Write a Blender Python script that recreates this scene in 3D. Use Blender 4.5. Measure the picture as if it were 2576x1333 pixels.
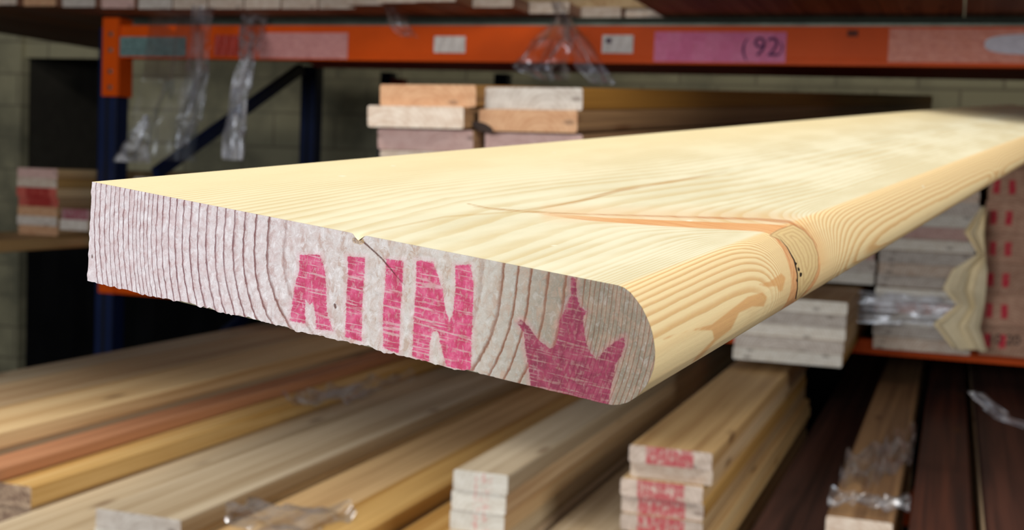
import bpy, math, random
import numpy as np
from mathutils import Matrix, Vector
random.seed(7)
S = bpy.context.scene
for o in list(bpy.data.objects): bpy.data.objects.remove(o)

# ------------------------------------------------------------------ camera
FPX = 3246.5
CAM = np.array([0.0, 0.0, 1.5])
Yd = np.array([1112, 186, -FPX]); Yd /= np.linalg.norm(Yd)
Xd = np.array([1, -.04, 0.]); Xd = Xd - Yd * (Xd @ Yd); Xd /= np.linalg.norm(Xd)
Zd = np.cross(Xd, Yd)
M = np.array([Xd, Yd, Zd])                     # camera axes -> world axes
cd = bpy.data.cameras.new('camera'); cam = bpy.data.objects.new('camera', cd)
S.collection.objects.link(cam)
cd.sensor_width = 36; cd.lens = 36 * FPX / 2576; cd.clip_start = .02
mw = Matrix([list(M[i]) + [CAM[i]] for i in range(3)] + [[0, 0, 0, 1]])
cam.matrix_world = mw
cd.dof.use_dof = True; cd.dof.focus_distance = .47; cd.dof.aperture_fstop = 19
S.camera = cam

def P(px, py, Y):
    d = M @ np.array([(px-1288)/FPX, (666.5-py)/FPX, -1]); return CAM + d*(Y/d[1])
def PZ(px, py, z):
    d = M @ np.array([(px-1288)/FPX, (666.5-py)/FPX, -1]); return CAM + d*(z/d[2])

# ------------------------------------------------------------------ light
W = bpy.data.worlds.new('world'); S.world = W; W.use_nodes = True
W.node_tree.nodes['Background'].inputs[0].default_value = (.75, .85, 1, 1)
W.node_tree.nodes['Background'].inputs[1].default_value = .02
def area(name, loc, target, sx, sy, power, col):
    l = bpy.data.lights.new(name, 'AREA'); l.shape = 'RECTANGLE'; l.size = sx; l.size_y = sy
    l.energy = power; l.color = col
    o = bpy.data.objects.new(name, l); S.collection.objects.link(o)
    o.location = loc
    o.rotation_euler = (Vector(target)-Vector(loc)).to_track_quat('-Z', 'Y').to_euler()
    return o
area('doorway_daylight', (-.9, -2.8, 2.1), (-.8, 4, 1.45), 3.2, 1.0, 102, (.94, .97, 1))
area('aisle_ceiling_light', (2.3, .9, 3.0), (-.1, 1.2, 1.4), 1.8, .6, 43, (1, .96, .88))
area('aisle_ceiling_light', (-2.1, 1.3, 4.0), (-1.6, 2.2, 1.0), 2.6, .6, 60, (1, .95, .86))
vs = S.view_settings; vs.view_transform = 'Standard'; vs.look = 'None'; vs.gamma = 1; vs.exposure = 0.7
vs.use_curve_mapping = False

# ------------------------------------------------------------------ materials
def lin(r, g, b): return tuple(((c/255)/12.92 if c/255 <= .04045 else ((c/255+.055)/1.055)**2.4) for c in (r, g, b)) + (1,)
class NT:
    def __init__(s, name, rough=.6, spec=.3):
        s.m = bpy.data.materials.new(name); s.m.use_nodes = True; s.t = s.m.node_tree
        s.b = s.t.nodes['Principled BSDF']; s.b.inputs['Roughness'].default_value = rough
        s.b.inputs['Specular IOR Level'].default_value = spec
    def n(s, typ, **kw):
        q = s.t.nodes.new(typ)
        for k, v in kw.items(): setattr(q, k, v)
        return q
    def l(s, a, b): s.t.links.new(a, b)
    def put(s, sock, v):
        if hasattr(v, 'is_output'): s.l(v, sock)
        elif v is not None: sock.default_value = v
    def math(s, op, a, b=None, c=None, clamp=False):
        q = s.n('ShaderNodeMath', operation=op); q.use_clamp = clamp
        for i, v in enumerate((a, b, c)): s.put(q.inputs[i], v)
        return q.outputs[0]
    def mix(s, f, a, b, mode='MIX'):
        q = s.n('ShaderNodeMix', data_type='RGBA', blend_type=mode)
        s.put(q.inputs[0], f); s.put(q.inputs[6], a); s.put(q.inputs[7], b); return q.outputs[2]
    def coord(s, scale=(1, 1, 1), off=None):
        c = s.n('ShaderNodeTexCoord').outputs['Object']
        if off is not None:
            a = s.n('ShaderNodeVectorMath', operation='ADD'); s.l(c, a.inputs[0]); s.l(off, a.inputs[1]); c = a.outputs[0]
        q = s.n('ShaderNodeVectorMath', operation='MULTIPLY'); s.l(c, q.inputs[0]); q.inputs[1].default_value = scale
        return q.outputs[0]
    def noise(s, vec, scale=1, detail=3, rough=.5, dist=0):
        q = s.n('ShaderNodeTexNoise'); s.l(vec, q.inputs['Vector']); q.inputs['Scale'].default_value = scale
        q.inputs['Detail'].default_value = detail; q.inputs['Roughness'].default_value = rough
        q.inputs['Distortion'].default_value = dist; return q.outputs[0]
    def ramp(s, f, a, b, smooth=True):
        q = s.n('ShaderNodeMapRange'); q.interpolation_type = 'SMOOTHSTEP' if smooth else 'LINEAR'
        s.put(q.inputs[0], f); q.inputs[1].default_value = a; q.inputs[2].default_value = b; return q.outputs[0]
    def attr(s, name): return s.n('ShaderNodeAttribute', attribute_name=name).outputs['Fac']
    def rnd(s): return s.n('ShaderNodeObjectInfo').outputs['Random']
    def color(s, c): s.put(s.b.inputs['Base Color'], c)
    def bump(s, h, strength=.3, dist=.001):
        q = s.n('ShaderNodeBump'); s.l(h, q.inputs['Height']); q.inputs['Strength'].default_value = strength
        q.inputs['Distance'].default_value = dist; s.l(q.outputs[0], s.b.inputs['Normal'])

def plain(name, col, rough=.5, metal=0, var=.12, scale=9, spec=.4):
    m = NT(name, rough, spec)
    f = m.noise(m.coord(), scale, 4, .6)
    d = tuple(c*(1-var*2) for c in col[:3]) + (1,)
    m.color(m.mix(m.ramp(f, .3, .7), d, col)); m.b.inputs['Metallic'].default_value = metal
    return m.m

def wood(name, light, dark, knots=.0):
    """long grain: board-local x = width, y = length, z = thickness"""
    m = NT(name, .62, .25)
    r = m.rnd()
    cv = m.n('ShaderNodeCombineXYZ'); m.l(m.math('MULTIPLY', r, 37.), cv.inputs[0]); m.l(m.math('MULTIPLY', r, 11.), cv.inputs[1]); m.l(m.math('MULTIPLY', r, 5.), cv.inputs[2])
    a = m.noise(m.coord((26, .55, 26), cv.outputs[0]), 1, 4, .6, .4)
    b = m.noise(m.coord((150, 1.5, 150), cv.outputs[0]), 1, 2, .5)
    f = m.math('ADD', m.math('MULTIPLY', m.ramp(a, .36, .66), .7), m.math('MULTIPLY', m.ramp(b, .35, .65), .3))
    c = m.mix(f, light, dark)
    hs = m.n('ShaderNodeHueSaturation'); m.l(c, hs.inputs['Color'])
    m.l(m.math('ADD', .82, m.math('MULTIPLY', r, .3)), hs.inputs['Value'])
    m.l(m.math('ADD', .84, m.math('MULTIPLY', m.math('FRACT', m.math('MULTIPLY', r, 7.3)), .3)), hs.inputs['Saturation'])
    c = hs.outputs[0]
    v = m.n('ShaderNodeTexVoronoi'); m.l(m.coord((9, 2.1, 9), cv.outputs[0]), v.inputs['Vector']); v.inputs['Scale'].default_value = 1
    k = m.math('MULTIPLY', m.math('SUBTRACT', 1., m.ramp(v.outputs[0], .05, .14)), .75)
    c = m.mix(k, c, lin(92, 55, 28))
    m.color(c); m.bump(b, .2, .0006)
    return m.m

def endgrain(name, light, dark, stamp=None, region=(-.03, .03), dens=.5, smear=.5, bars=False):
    """sawn end: faint rings plus an optional inked stamp (x range in metres)"""
    m = NT(name, .75, .15); r = m.rnd()
    cv = m.n('ShaderNodeCombineXYZ'); m.l(m.math('MULTIPLY', m.math('SUBTRACT', r, .5), .12), cv.inputs[0]); m.l(m.math('MULTIPLY', r, .05), cv.inputs[2])
    w = m.n('ShaderNodeTexWave', wave_type='RINGS', rings_direction='Y'); m.l(m.coord((1, 1, 1), cv.outputs[0]), w.inputs['Vector'])
    w.inputs['Scale'].default_value = 34; w.inputs['Distortion'].default_value = 1.2; w.inputs['Detail Scale'].default_value = 30
    n = m.noise(m.coord((30, 3, 60), cv.outputs[0]), 1, 4, .6)
    f = m.math('ADD', m.math('MULTIPLY', w.outputs['Fac'], .35), m.math('MULTIPLY', m.ramp(n, .3, .7), .6))
    c = m.mix(f, light, dark)
    hs = m.n('ShaderNodeHueSaturation'); m.l(c, hs.inputs['Color']); m.l(m.math('ADD', .85, m.math('MULTIPLY', r, .28)), hs.inputs['Value'])
    c = hs.outputs[0]
    v = m.n('ShaderNodeTexVoronoi'); m.l(m.coord((11, 1, 26), cv.outputs[0]), v.inputs['Vector']); v.inputs['Scale'].default_value = 1
    c = m.mix(m.math('MULTIPLY', m.math('SUBTRACT', 1., m.ramp(v.outputs[0], .10, .2)), .6), c, lin(96, 74, 62))
    if stamp:
        x = m.n('ShaderNodeSeparateXYZ'); m.l(m.coord(), x.inputs[0])
        ctr, hw = (region[0]+region[1])/2, (region[1]-region[0])/2
        e = m.ramp(m.math('SUBTRACT', hw, m.math('ABSOLUTE', m.math('SUBTRACT', x.outputs[0], ctr))), 0, .004)
        if bars:
            e = m.math('MULTIPLY', e, m.ramp(m.math('SINE', m.math('MULTIPLY', m.math('ADD', x.outputs[0], .091), 149.6)), .0, .35))
            e = m.math('MULTIPLY', e, m.math('MULTIPLY', m.ramp(x.outputs[2], .018, .026), m.ramp(x.outputs[2], .066, .058)))
        g = m.noise(m.coord((120, 5, 75), cv.outputs[0]), 1, 3, .6)
        g = m.ramp(g, 1-dens-.12, 1-dens+.12)
        c = m.mix(m.math('MULTIPLY', m.math('MULTIPLY', e, g), smear), c, stamp)
    m.color(c); m.bump(n, .4, .001)
    return m.m

MW = {
 'pine': wood('pine_side', lin(232, 200, 145), lin(190, 145, 85)),
 'golden': wood('golden_pine_side', lin(216, 180, 124), lin(172, 130, 78)),
 'grey': wood('weathered_pine_side', lin(208, 192, 166), lin(166, 144, 114)),
 'tan': wood('tan_pine_side', lin(214, 186, 146), lin(176, 140, 100)),
 'red': wood('reddish_cedar_side', lin(208, 142, 92), lin(160, 98, 58)),
 'shade_umber': wood('shade_umber_pine_side', lin(160, 120, 74), lin(112, 78, 46)),  # pine with shade put into its colour, for stacks lying in the dark
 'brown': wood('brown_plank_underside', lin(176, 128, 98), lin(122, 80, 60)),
 'dark': wood('shade_darkened_plank', lin(96, 58, 46), lin(52, 34, 30)),  # brown boards, colour darkened further to stand for shade at lower right
}
ME = {
 'cream': endgrain('cream_end_grain', lin(228, 214, 198), lin(188, 160, 138)),
 'white': endgrain('whitened_end_grain', lin(242, 238, 228), lin(212, 202, 186)),
 'orange': endgrain('orange_end_grain', lin(222, 178, 140), lin(190, 138, 100)),
 'greyend': endgrain('grey_end_grain', lin(220, 212, 202), lin(176, 162, 150)),
 'faint': endgrain('white_end_faint_red_stamp', lin(238, 234, 224), lin(205, 195, 180), lin(214, 105, 105), (-.012, .024), .42, .6),
 'stamp': endgrain('end_heavy_red_stamp', lin(222, 205, 192), lin(170, 150, 135), lin(186, 44, 66), (-.048, .046), .56, .8),
 'pinkend': endgrain('pink_painted_end', lin(224, 190, 180), lin(196, 156, 146)),
 'redend': endgrain('brick_red_painted_end', lin(200, 110, 95), lin(165, 60, 52), lin(150, 35, 35), (-.05, .06), .6, .8),
 'purple': endgrain('purple_stamped_end', lin(190, 150, 150), lin(150, 105, 108), lin(150, 50, 75), (-.05, .05), .5, .8),
 'r1': endgrain('brownish_end_red_marks', lin(206, 166, 140), lin(165, 122, 100), lin(205, 40, 66), (-.095, -.02), .62, .95, True),
 'rough': endgrain('rough_knotty_end', lin(205, 180, 152), lin(120, 92, 78), lin(80, 55, 50), (-.09, .09), .42, .8),
}
# ------------------------------------------------------------------ object helpers
def obj(name, verts, faces, mats, parent=None, fm=None, smooth=False):
    me = bpy.data.meshes.new(name); me.from_pydata([tuple(v) for v in verts], [], faces)
    for m in (mats if isinstance(mats, (list, tuple)) else [mats]): me.materials.append(m)
    if fm is not None: me.polygons.foreach_set('material_index', fm)
    if smooth: me.polygons.foreach_set('use_smooth', [True]*len(me.polygons))
    me.update()
    o = bpy.data.objects.new(name, me); S.collection.objects.link(o)
    if parent: o.parent = parent
    return o
def tag(o, label=None, cat=None, group=None, kind=None):
    if label: o['label'] = label
    if cat: o['category'] = cat
    if group: o['group'] = group
    if kind: o['kind'] = kind
    return o
def empty(name, loc, rot=(0, 0, 0)):
    o = bpy.data.objects.new(name, None); S.collection.objects.link(o); o.location = loc; o.rotation_euler = rot
    o.empty_display_size = .05; return o
def boxes(name, bs, mat, parent=None, bevel=.0):
    """several boxes that belong to one part: (x0,x1,y0,y1,z0,z1)"""
    V, F = [], []
    for x0, x1, y0, y1, z0, z1 in bs:
        i = len(V)
        V += [(x0, y0, z0), (x1, y0, z0), (x1, y1, z0), (x0, y1, z0), (x0, y0, z1), (x1, y0, z1), (x1, y1, z1), (x0, y1, z1)]
        F += [[i+a for a in f] for f in ((0, 3, 2, 1), (4, 5, 6, 7), (0, 1, 5, 4), (1, 2, 6, 5), (2, 3, 7, 6), (3, 0, 4, 7))]
    o = obj(name, V, F, mat, parent)
    if bevel:
        b = o.modifiers.new('bevel', 'BEVEL'); b.width = bevel; b.segments = 2; b.limit_method = 'ANGLE'
    return o
ORD = ['top', 'second', 'third', 'fourth', 'fifth', 'sixth', 'seventh', 'eighth', 'ninth', 'tenth', 'eleventh', 'twelfth', 'thirteenth', 'fourteenth', 'fifteenth', 'sixteenth', 'seventeenth', 'eighteenth', 'nineteenth', 'twentieth', 'twenty-first', 'twenty-second', 'twenty-third', 'twenty-fourth']
RC = .0045
def board(x0, x1, y0, length, ztop, t, mat, end, label, group=None, name='lumber_board', yaw=0, pitch=0, cup=0):
    """x0,x1,ztop are relative to the camera (z) / world x; near end at y0; eased arrises, slight crook along the length"""
    w = x1-x0; n = 8
    r = min(RC, t*.3)
    prof = []
    for cx, cz, a0 in ((w/2-r, t-r, 0), (-w/2+r, t-r, 90), (-w/2+r, r, 180), (w/2-r, r, 270)):
        for k in range(3):
            a = math.radians(a0+45*k); prof.append((cx+r*math.cos(a), cz+r*math.sin(a)))
    m = len(prof); V, F, fm = [], [], []
    cr = random.uniform(-.0012, .0012); ph = random.uniform(0, 6)
    for i in range(n+1):
        s = i/n
        dx = cr*math.sin(s*math.pi+ph)-cr*math.sin(ph); 
        V += [(px+dx, s*length, pz) for px, pz in prof]
    for i in range(n):
        for j in range(m):
            k = (j+1) % m
            F.append([i*m+k, i*m+j, (i+1)*m+j, (i+1)*m+k]); fm.append(0)
    F.append(list(range(m))); fm.append(1)
    F.append([n*m+j for j in reversed(range(m))]); fm.append(1)
    o = obj(name, V, F, [MW[mat], ME[end]], None, fm)
    o.location = ((x0+x1)/2, y0, CAM[2]+ztop-t); o.rotation_euler = (pitch, 0, yaw)
    tag(o, label, 'board', group)
    return o
def pile(x0, x1, y0, L, ztop, t, n, mats, ends, desc, group, yaw=0, pitch=0, jit=.012, xj=.004, dx=None, dy=None, name='lumber_board'):
    out = []
    for i in range(n):
        jx = random.uniform(-xj, xj); jy = random.uniform(-jit, jit)
        if dx and i < len(dx): jx = dx[i]
        if dy and i < len(dy): jy = dy[i]
        where = (ORD[i]+' board' if i < n-1 or n > len(ORD) else 'bottom board') if n > 1 else 'single board'
        o = board(x0+jx, x1+jx, y0+jy, L+random.uniform(-.03, .03), ztop-i*(t+.0006), t, mats[i % len(mats)], ends[i % len(ends)],
                  f'{where} {desc}', group, name, yaw, pitch)
        out.append(o)
    return out

# ------------------------------------------------------------------ setting
def wallmat(name, base, dark, mortar):
    m = NT(name, .9, .1)
    v = m.n('ShaderNodeTexCoord').outputs['Object']
    s = m.n('ShaderNodeSeparateXYZ'); m.l(v, s.inputs[0]); c = m.n('ShaderNodeCombineXYZ'); m.l(s.outputs[0], c.inputs[0]); m.l(s.outputs[2], c.inputs[1])
    b = m.n('ShaderNodeTexBrick'); m.l(c.outputs[0], b.inputs['Vector']); b.inputs['Scale'].default_value = 1
    b.inputs['Brick Width'].default_value = .4; b.inputs['Row Height'].default_value = .2; b.inputs['Mortar Size'].default_value = .008
    b.inputs['Color1'].default_value = base; b.inputs['Color2'].default_value = tuple(x*.8 for x in base[:3])+(1,); b.inputs['Mortar'].default_value = mortar
    n = m.noise(m.coord((1.7, 1.7, 1.7)), 1, 5, .6); n2 = m.noise(m.coord((60, 60, 60)), 1, 3, .6)
    m.color(m.mix(m.ramp(n, .4, .68), b.outputs[0], dark)); m.bump(n2, .6, .004)
    return m.m
wm = wallmat('concrete_block', lin(178, 172, 142), lin(118, 116, 98), lin(140, 134, 112))
WY = 6.75
def zc(z): return CAM[2]+z
# back wall with a dark recess at the left
xa = P(62, 300, WY)[0]; xb = P(246, 300, WY)[0]; zl = P(150, 146, WY)[2]
tag(boxes('wall_back', [(-9, xa-.0, WY, WY+.04, 0, 4.2), (xa, xb, WY, WY+.04, zl, 4.2), (xb, 6, WY, WY+.04, 0, 4.2)], wm), kind='structure')
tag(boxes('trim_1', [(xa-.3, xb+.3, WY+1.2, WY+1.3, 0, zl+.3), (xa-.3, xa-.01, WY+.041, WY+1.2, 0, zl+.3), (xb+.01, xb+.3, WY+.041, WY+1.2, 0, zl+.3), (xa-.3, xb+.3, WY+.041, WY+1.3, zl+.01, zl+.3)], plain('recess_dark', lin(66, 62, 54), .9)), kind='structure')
xp = P(62, 300, 6.4)[0]
tag(boxes('wall_left', [(xp-.9, xa, WY-.04, WY-.002, 0, 4.2)], wm), kind='structure')
tag(boxes('floor', [(-9, 6, -5, 9, -.1, 0)], plain('concrete_floor', lin(52, 50, 47), .8, scale=2)), kind='structure')
tag(boxes('ceiling', [(-9, 6, -5, 9, 4.2, 4.3)], plain('ceiling_paint', lin(110, 108, 104), .9, scale=2)), kind='structure')

xt = P(70, 600, WY-.08)[0]  # added black backing, stands in for the shade below the mid shelf
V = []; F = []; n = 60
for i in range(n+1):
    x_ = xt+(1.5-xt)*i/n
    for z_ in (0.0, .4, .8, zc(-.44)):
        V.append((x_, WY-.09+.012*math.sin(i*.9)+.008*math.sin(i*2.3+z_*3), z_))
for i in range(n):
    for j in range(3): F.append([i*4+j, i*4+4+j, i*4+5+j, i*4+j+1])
tp = obj('shade_backing', V, F, plain('shade_black', lin(18, 18, 20), .7, 0, .2, 3, .1)); sm_ = tp.modifiers.new('solid', 'SOLIDIFY'); sm_.thickness = .002
tag(tp, 'black backing added for the shade at the foot of the back wall, behind the lowest lumber', 'shade_backing')

# ------------------------------------------------------------------ pallet rack
navy = plain('navy_paint', lin(20, 34, 72), .45, .0, .1); orange = plain('orange_paint', lin(232, 88, 12), .5, 0, .06, 5, .15)
dkred = plain('dark_red_paint', lin(170, 34, 12), .5); steel = plain('galvanised_deck', lin(120, 126, 112), .45, .6, .2)
def tag_mat(name, a, b, scale=14, rough=.45):
    m = NT(name, rough, .4); n = m.noise(m.coord((3, 3, 8)), scale, 4, .6); m.color(m.mix(m.ramp(n, .35, .7), a, b)); return m.m
BZT = P(270, 75, 4.2)[2]+.012; BZB = P(310, 150, 4.2)[2]+.004
XL = P(272, 200, 4.2)[0]
def bar(name, a, b, w, d, mat, parent=None):
    a, b = Vector(a), Vector(b); L = (b-a).length; q = (b-a).to_track_quat('Z', 'Y')
    o = boxes(name, [(-w/2, w/2, -d/2, d/2, 0, L)], mat, parent); o.rotation_euler = q.to_euler(); o.location = a; return o
def upright(yf, yr, x, desc, w=.085, d=.075):
    root = empty('rack_upright', (x, yf, 0)); tag(root, desc, 'rack upright', 'pallet rack uprights')
    D = yr-yf
    HP = BZT-.002
    for y in (0, D):   # C section post with punched slots
        p = boxes('post', [(0, w, y, y+.006, 0, HP), (0, .006, y, y+d, 0, HP), (w-.006, w, y, y+d, 0, HP),
                           (0, w*.3, y+d-.006, y+d, 0, HP), (w*.7, w, y+d-.006, y+d, 0, HP)], navy, root, .002)
        boxes('slotted_strip', [(w*.43, w*.57, y-.0012, y+.001, .1, HP-.05) for k in range(1)], plain('slot_black', lin(8, 8, 10), .8), root)
        boxes('foot_plate', [(-.02, w+.02, y-.03, y+d+.03, 0, .01)], navy, root)
    return root, D
r1, D1 = upright(4.2, 5.82, XL-.045, 'navy pallet rack upright with orange connectors at far left')
z = zc(.03)
for za, zb in ((.45, 1.0), (1.0, 1.40), (1.535, 1.965)):
    bar('diagonal_brace', (.06, .07, za), (.06, D1, zb), .03, .045, navy, r1) if za != 1.535 else bar('diagonal_brace', (.06, .30, 1.44), (.06, D1-.12, 1.97), .03, .05, navy, r1)
xr = P(957, 190, 6.1)[0]
r2 = empty('rack_upright', (xr, 6.1, 0)); tag(r2, 'dark upright with orange connector behind the beam, left of the overhanging stack', 'rack upright', 'pallet rack uprights')
boxes('post', [(0, .05, 0, .07, 0, BZT-.004), (.05, .06, .0, .07, 0, BZT-.004)], navy, r2)
boxes('beam_connector', [(.062, .125, -.01, .06, zc(.2), zc(.46))], dkred, r2)
bar('diagonal_brace', (.30, .05, zc(.08)), (.08, .05, zc(.44)), .03, .05, navy, r2)
xr = P(1243, 190, 6.1)[0]
r3 = empty('rack_upright', (xr, 6.1, 0)); tag(r3, 'dark narrow upright seen just above the overhanging stack', 'rack upright', 'pallet rack uprights')
boxes('post', [(0, .07, 0, .07, 0, BZT-.004)], navy, r3); boxes('foot_plate', [(-.02, .09, -.02, .09, 0, .01)], navy, r3)
# upper front beam (orange)
bm = empty('rack_beam', (XL, 4.2, BZB)); tag(bm, 'long orange upper rack beam with paper tags', 'rack beam', 'pallet rack beams')
LB = 4.6; H = BZT-BZB
boxes('beam_box', [(0, LB, -.028, .03, .0, H), (0, LB, -.030, -.026, .018, .022), (0, LB, -.03, .02, H, H+.002)], orange, bm, .003)
boxes('beam_connector', [(-.002, .072, -.036, -.029, -.145, H+.03), (.068, .074, -.036, .05, -.145, H+.03)], orange, bm, .001)
for zz in (-.12, -.06, 0.02, .08):
    boxes('connector_stud', [(.028, .044, -.040, -.036, zz, zz+.016)], steel, bm, .003)
# inner red cross beam seen beneath
ib = empty('rack_beam', (P(830, 171, 4.9)[0], 4.62, BZB+.012)); tag(ib, 'dark red inner beam under the long orange beam', 'rack beam', 'pallet rack beams')
q = P(2700, 160, 4.3)
a0 = PZ(850, 171, .385); a1 = PZ(2400, 206, .385)
V = [(PZ(820, 158, .385)[0], 4.232), (2.2, 4.232), (2.2, a1[1]), (a0[0]-.1, a0[1]-.0)]
zb_, zt_ = BZB+.008, BZT-.02
pv = [(x, y, zb_) for x, y in V]+[(x, y, zt_) for x, y in V]
bpy.data.objects.remove(ib)
ib = obj('rack_beam', pv, [[3, 2, 1, 0], [4, 5, 6, 7], [0, 1, 5, 4], [1, 2, 6, 5], [2, 3, 7, 6], [3, 0, 4, 7]], dkred)
tag(ib, 'dark red shelf support behind and under the long orange beam', 'rack beam', 'pallet rack beams')
# lower front beam
bl = empty('rack_beam', (XL, 4.2, zc(-.520))); tag(bl, 'lower orange rack beam under the right-hand stacks', 'rack beam', 'pallet rack beams')
boxes('beam_box', [(0, LB, -.028, .03, 0, .0465)], orange, bl, .003)
boxes('beam_connector', [(-.002, .072, -.036, -.029, -.0, .2), (.068, .074, -.036, .05, -.0, .2)], orange, bl, .001)
br = tag(boxes('rack_beam', [(XL, XL+LB, 5.82, 5.87, zc(-.535), zc(-.472))], orange), 'lower rear orange rack beam hidden in the dark', 'rack beam', 'pallet rack beams')
# deck (greyish supports) on the beam
tag(boxes('shelf_deck', [(XL+.05, XL+LB, 4.24, 5.8, BZT+.001, BZT+.018)], steel), 'grey green steel deck lying on the orange upper beam', 'shelf deck')
# paper tags on the beam
def btag(px0, py0, px1, py1, mat, label, name='paper_tag', marks=None, wrap=0):
    a = P(px0, py0, 4.168); b = P(px1, py1, 4.168)
    n = 10; V, F = [], []
    zt, zb = max(a[2], b[2]), min(a[2], b[2])
    zt, zb = a[2], b[2]
    for i in range(n+1):
        x = a[0]+(b[0]-a[0])*i/n
        for j in range(4):
            V.append((x, -.0006-.0012*math.sin(i*1.9+j), zt+(zb-zt)*j/3))
    for i in range(n):
        for j in range(3):
            k = i*4+j; F.append([k, k+1, k+5, k+4])
    cx = a[0]; V = [(v[0]-cx, v[1], v[2]-zb) for v in V]
    o = obj(name, V, F, mat); o.location = (cx, 4.168, zb)
    s = o.modifiers.new('solid', 'SOLIDIFY'); s.thickness = .0008
    tag(o, label, 'paper tag', 'tags on the orange beam')
    if marks:
        for (fx0, fx1, fz0, fz1) in marks:
            w_, h_ = b[0]-a[0], zt-zb
            boxes('ink_mark', [(fx0*w_, fx1*w_, -.0042, -.0030, fz0*h_, fz1*h_)], plain('tag_ink', lin(70, 40, 75), .7), o)
    return o
pinkp = tag_mat('pink_tag_paper', lin(222, 100, 150), lin(206, 84, 128))
btag(302, 92, 468, 143, tag_mat('teal_tag_paper', lin(120, 150, 146), lin(84, 108, 106)), 'faded teal tag at left end of the orange beam')
btag(540, 88, 600, 142, tag_mat('red_film_tag', lin(196, 62, 44), lin(170, 60, 44)), 'small reddish tag right of the teal tag')
btag(652, 82, 874, 148, tag_mat('pale_pink_tag', lin(226, 160, 154), lin(206, 138, 134)), 'pale pink tag left of centre on the orange beam')
btag(1093, 91, 1170, 133, tag_mat('white_tag', lin(226, 218, 210), lin(205, 196, 190)), 'small blank white tag above the overhanging stack')
btag(1516, 88, 1592, 134, tag_mat('white_tag_b', lin(226, 218, 210), lin(205, 196, 190)), 'small white tag with a corner mark, left of the magenta tag', marks=[(.12, .3, .55, .8)])
mag = btag(1648, 80, 1975, 158, pinkp, 'magenta pink tag with handwriting on the orange beam')
btag(2132, 76, 2158, 92, tag_mat('dark_tag', lin(120, 62, 46), lin(95, 45, 35)), 'small dark brown mark between magenta and salmon tags')
btag(2238, 72, 2660, 160, tag_mat('salmon_tag', lin(232, 142, 112), lin(210, 112, 84)), 'salmon tag at right end of the orange beam')
# white oval sticker
a = P(2478, 86, 4.165); V = [(0, 0, 0)]; nn = 40
ov = []
for i in range(nn):
    t_ = i/nn*2*math.pi; cx_, sx_ = math.cos(t_), math.sin(t_)
    ov.append((.19+.19*math.copysign(abs(cx_)**.6, cx_), -.003, -.03+.031*math.copysign(abs(sx_)**.7, sx_)))
o = obj('oval_sticker', [(x, y, z) for x, y, z in ov]+[(x, y+.0008, z) for x, y, z in ov], [list(range(nn))]+[list(reversed(range(nn, 2*nn)))]+[[i, (i+1) % nn, nn+(i+1) % nn, nn+i] for i in range(nn)], tag_mat('lilac_white_sticker', lin(214, 206, 214), lin(196, 188, 198)))
o.location = a; tag(o, 'rounded white sticker over the salmon tag', 'sticker')

# ------------------------------------------------------------------ stacks on the lower beam level
BT = -.4725
# left stack
pile(-3.325, -3.145, 4.0, 2.45, -.052, .035, 7, ['pine', 'golden', 'pine', 'tan'], ['pinkend', 'cream', 'redend', 'redend', 'orange', 'greyend', 'orange'],
     'of the pink-ended stack at far left', 'boards of the far left stack', jit=.01)
pile(-2.992, -2.872, 3.82, 2.6, -.188, .037, 2, ['tan'], ['purple', 'greyend'], 'of the low purple-ended pair beside the far left stack', 'boards of the low far left pair')
board(-3.46, -3.13, 3.4, 2.8, -.303, .044, 'pine', 'cream', 'wide pale plank under the far left stack, above the dark gap', name='lumber_plank')
tag(boxes('bearer_timber', [(-3.46, -3.125, 5.2, 5.29, zc(-.472), zc(-.3465))], MW['tan']), 'timber bearer in the dark gap under the wide pale plank at far left', 'bearer')
# hidden-to-half-hidden stacks filling the rest of the shelf (their tops show just above the near board)
for (x0, x1, y0, zt, n, d) in [(-2.86, -2.70, 4.05, -.07, 5, 'brown stack just right of the navy upright'), (-2.69, -2.45, 4.0, -.085, 5, 'brown stack below the diagonal brace'), (-2.44, -2.20, 4.1, -.06, 5, 'brown stack left of the inner post'),
                        (-2.19, -1.95, 4.05, -.075, 5, 'brown stack right of the inner post'), (-1.94, -1.70, 4.1, -.06, 5, 'brown stack under the white tag'), (-1.69, -1.42, 4.0, -.07, 5, 'brown stack left of the overhanging stack'),
                        (-1.41, -1.12, 4.1, -.05, 5, 'brown stack half behind the overhanging stack'), (-1.11, -.84, 4.1, -.06, 5, 'brown stack behind the overhanging stack'), (-.83, -.56, 4.1, -.06, 5, 'brown stack right behind the overhanging stack')]:
    tt_ = (zt-BT)/n-.0006
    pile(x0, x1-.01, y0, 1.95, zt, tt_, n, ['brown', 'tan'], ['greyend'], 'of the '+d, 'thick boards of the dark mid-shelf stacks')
pq = P(150, 575, 3.82)
tag(boxes('bearer_timber', [(-2.992, -2.872, 4.21, 4.30, zc(-.472), zc(-.2635))], MW['tan']), 'packing timber under the low far left pair', 'bearer')
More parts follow.
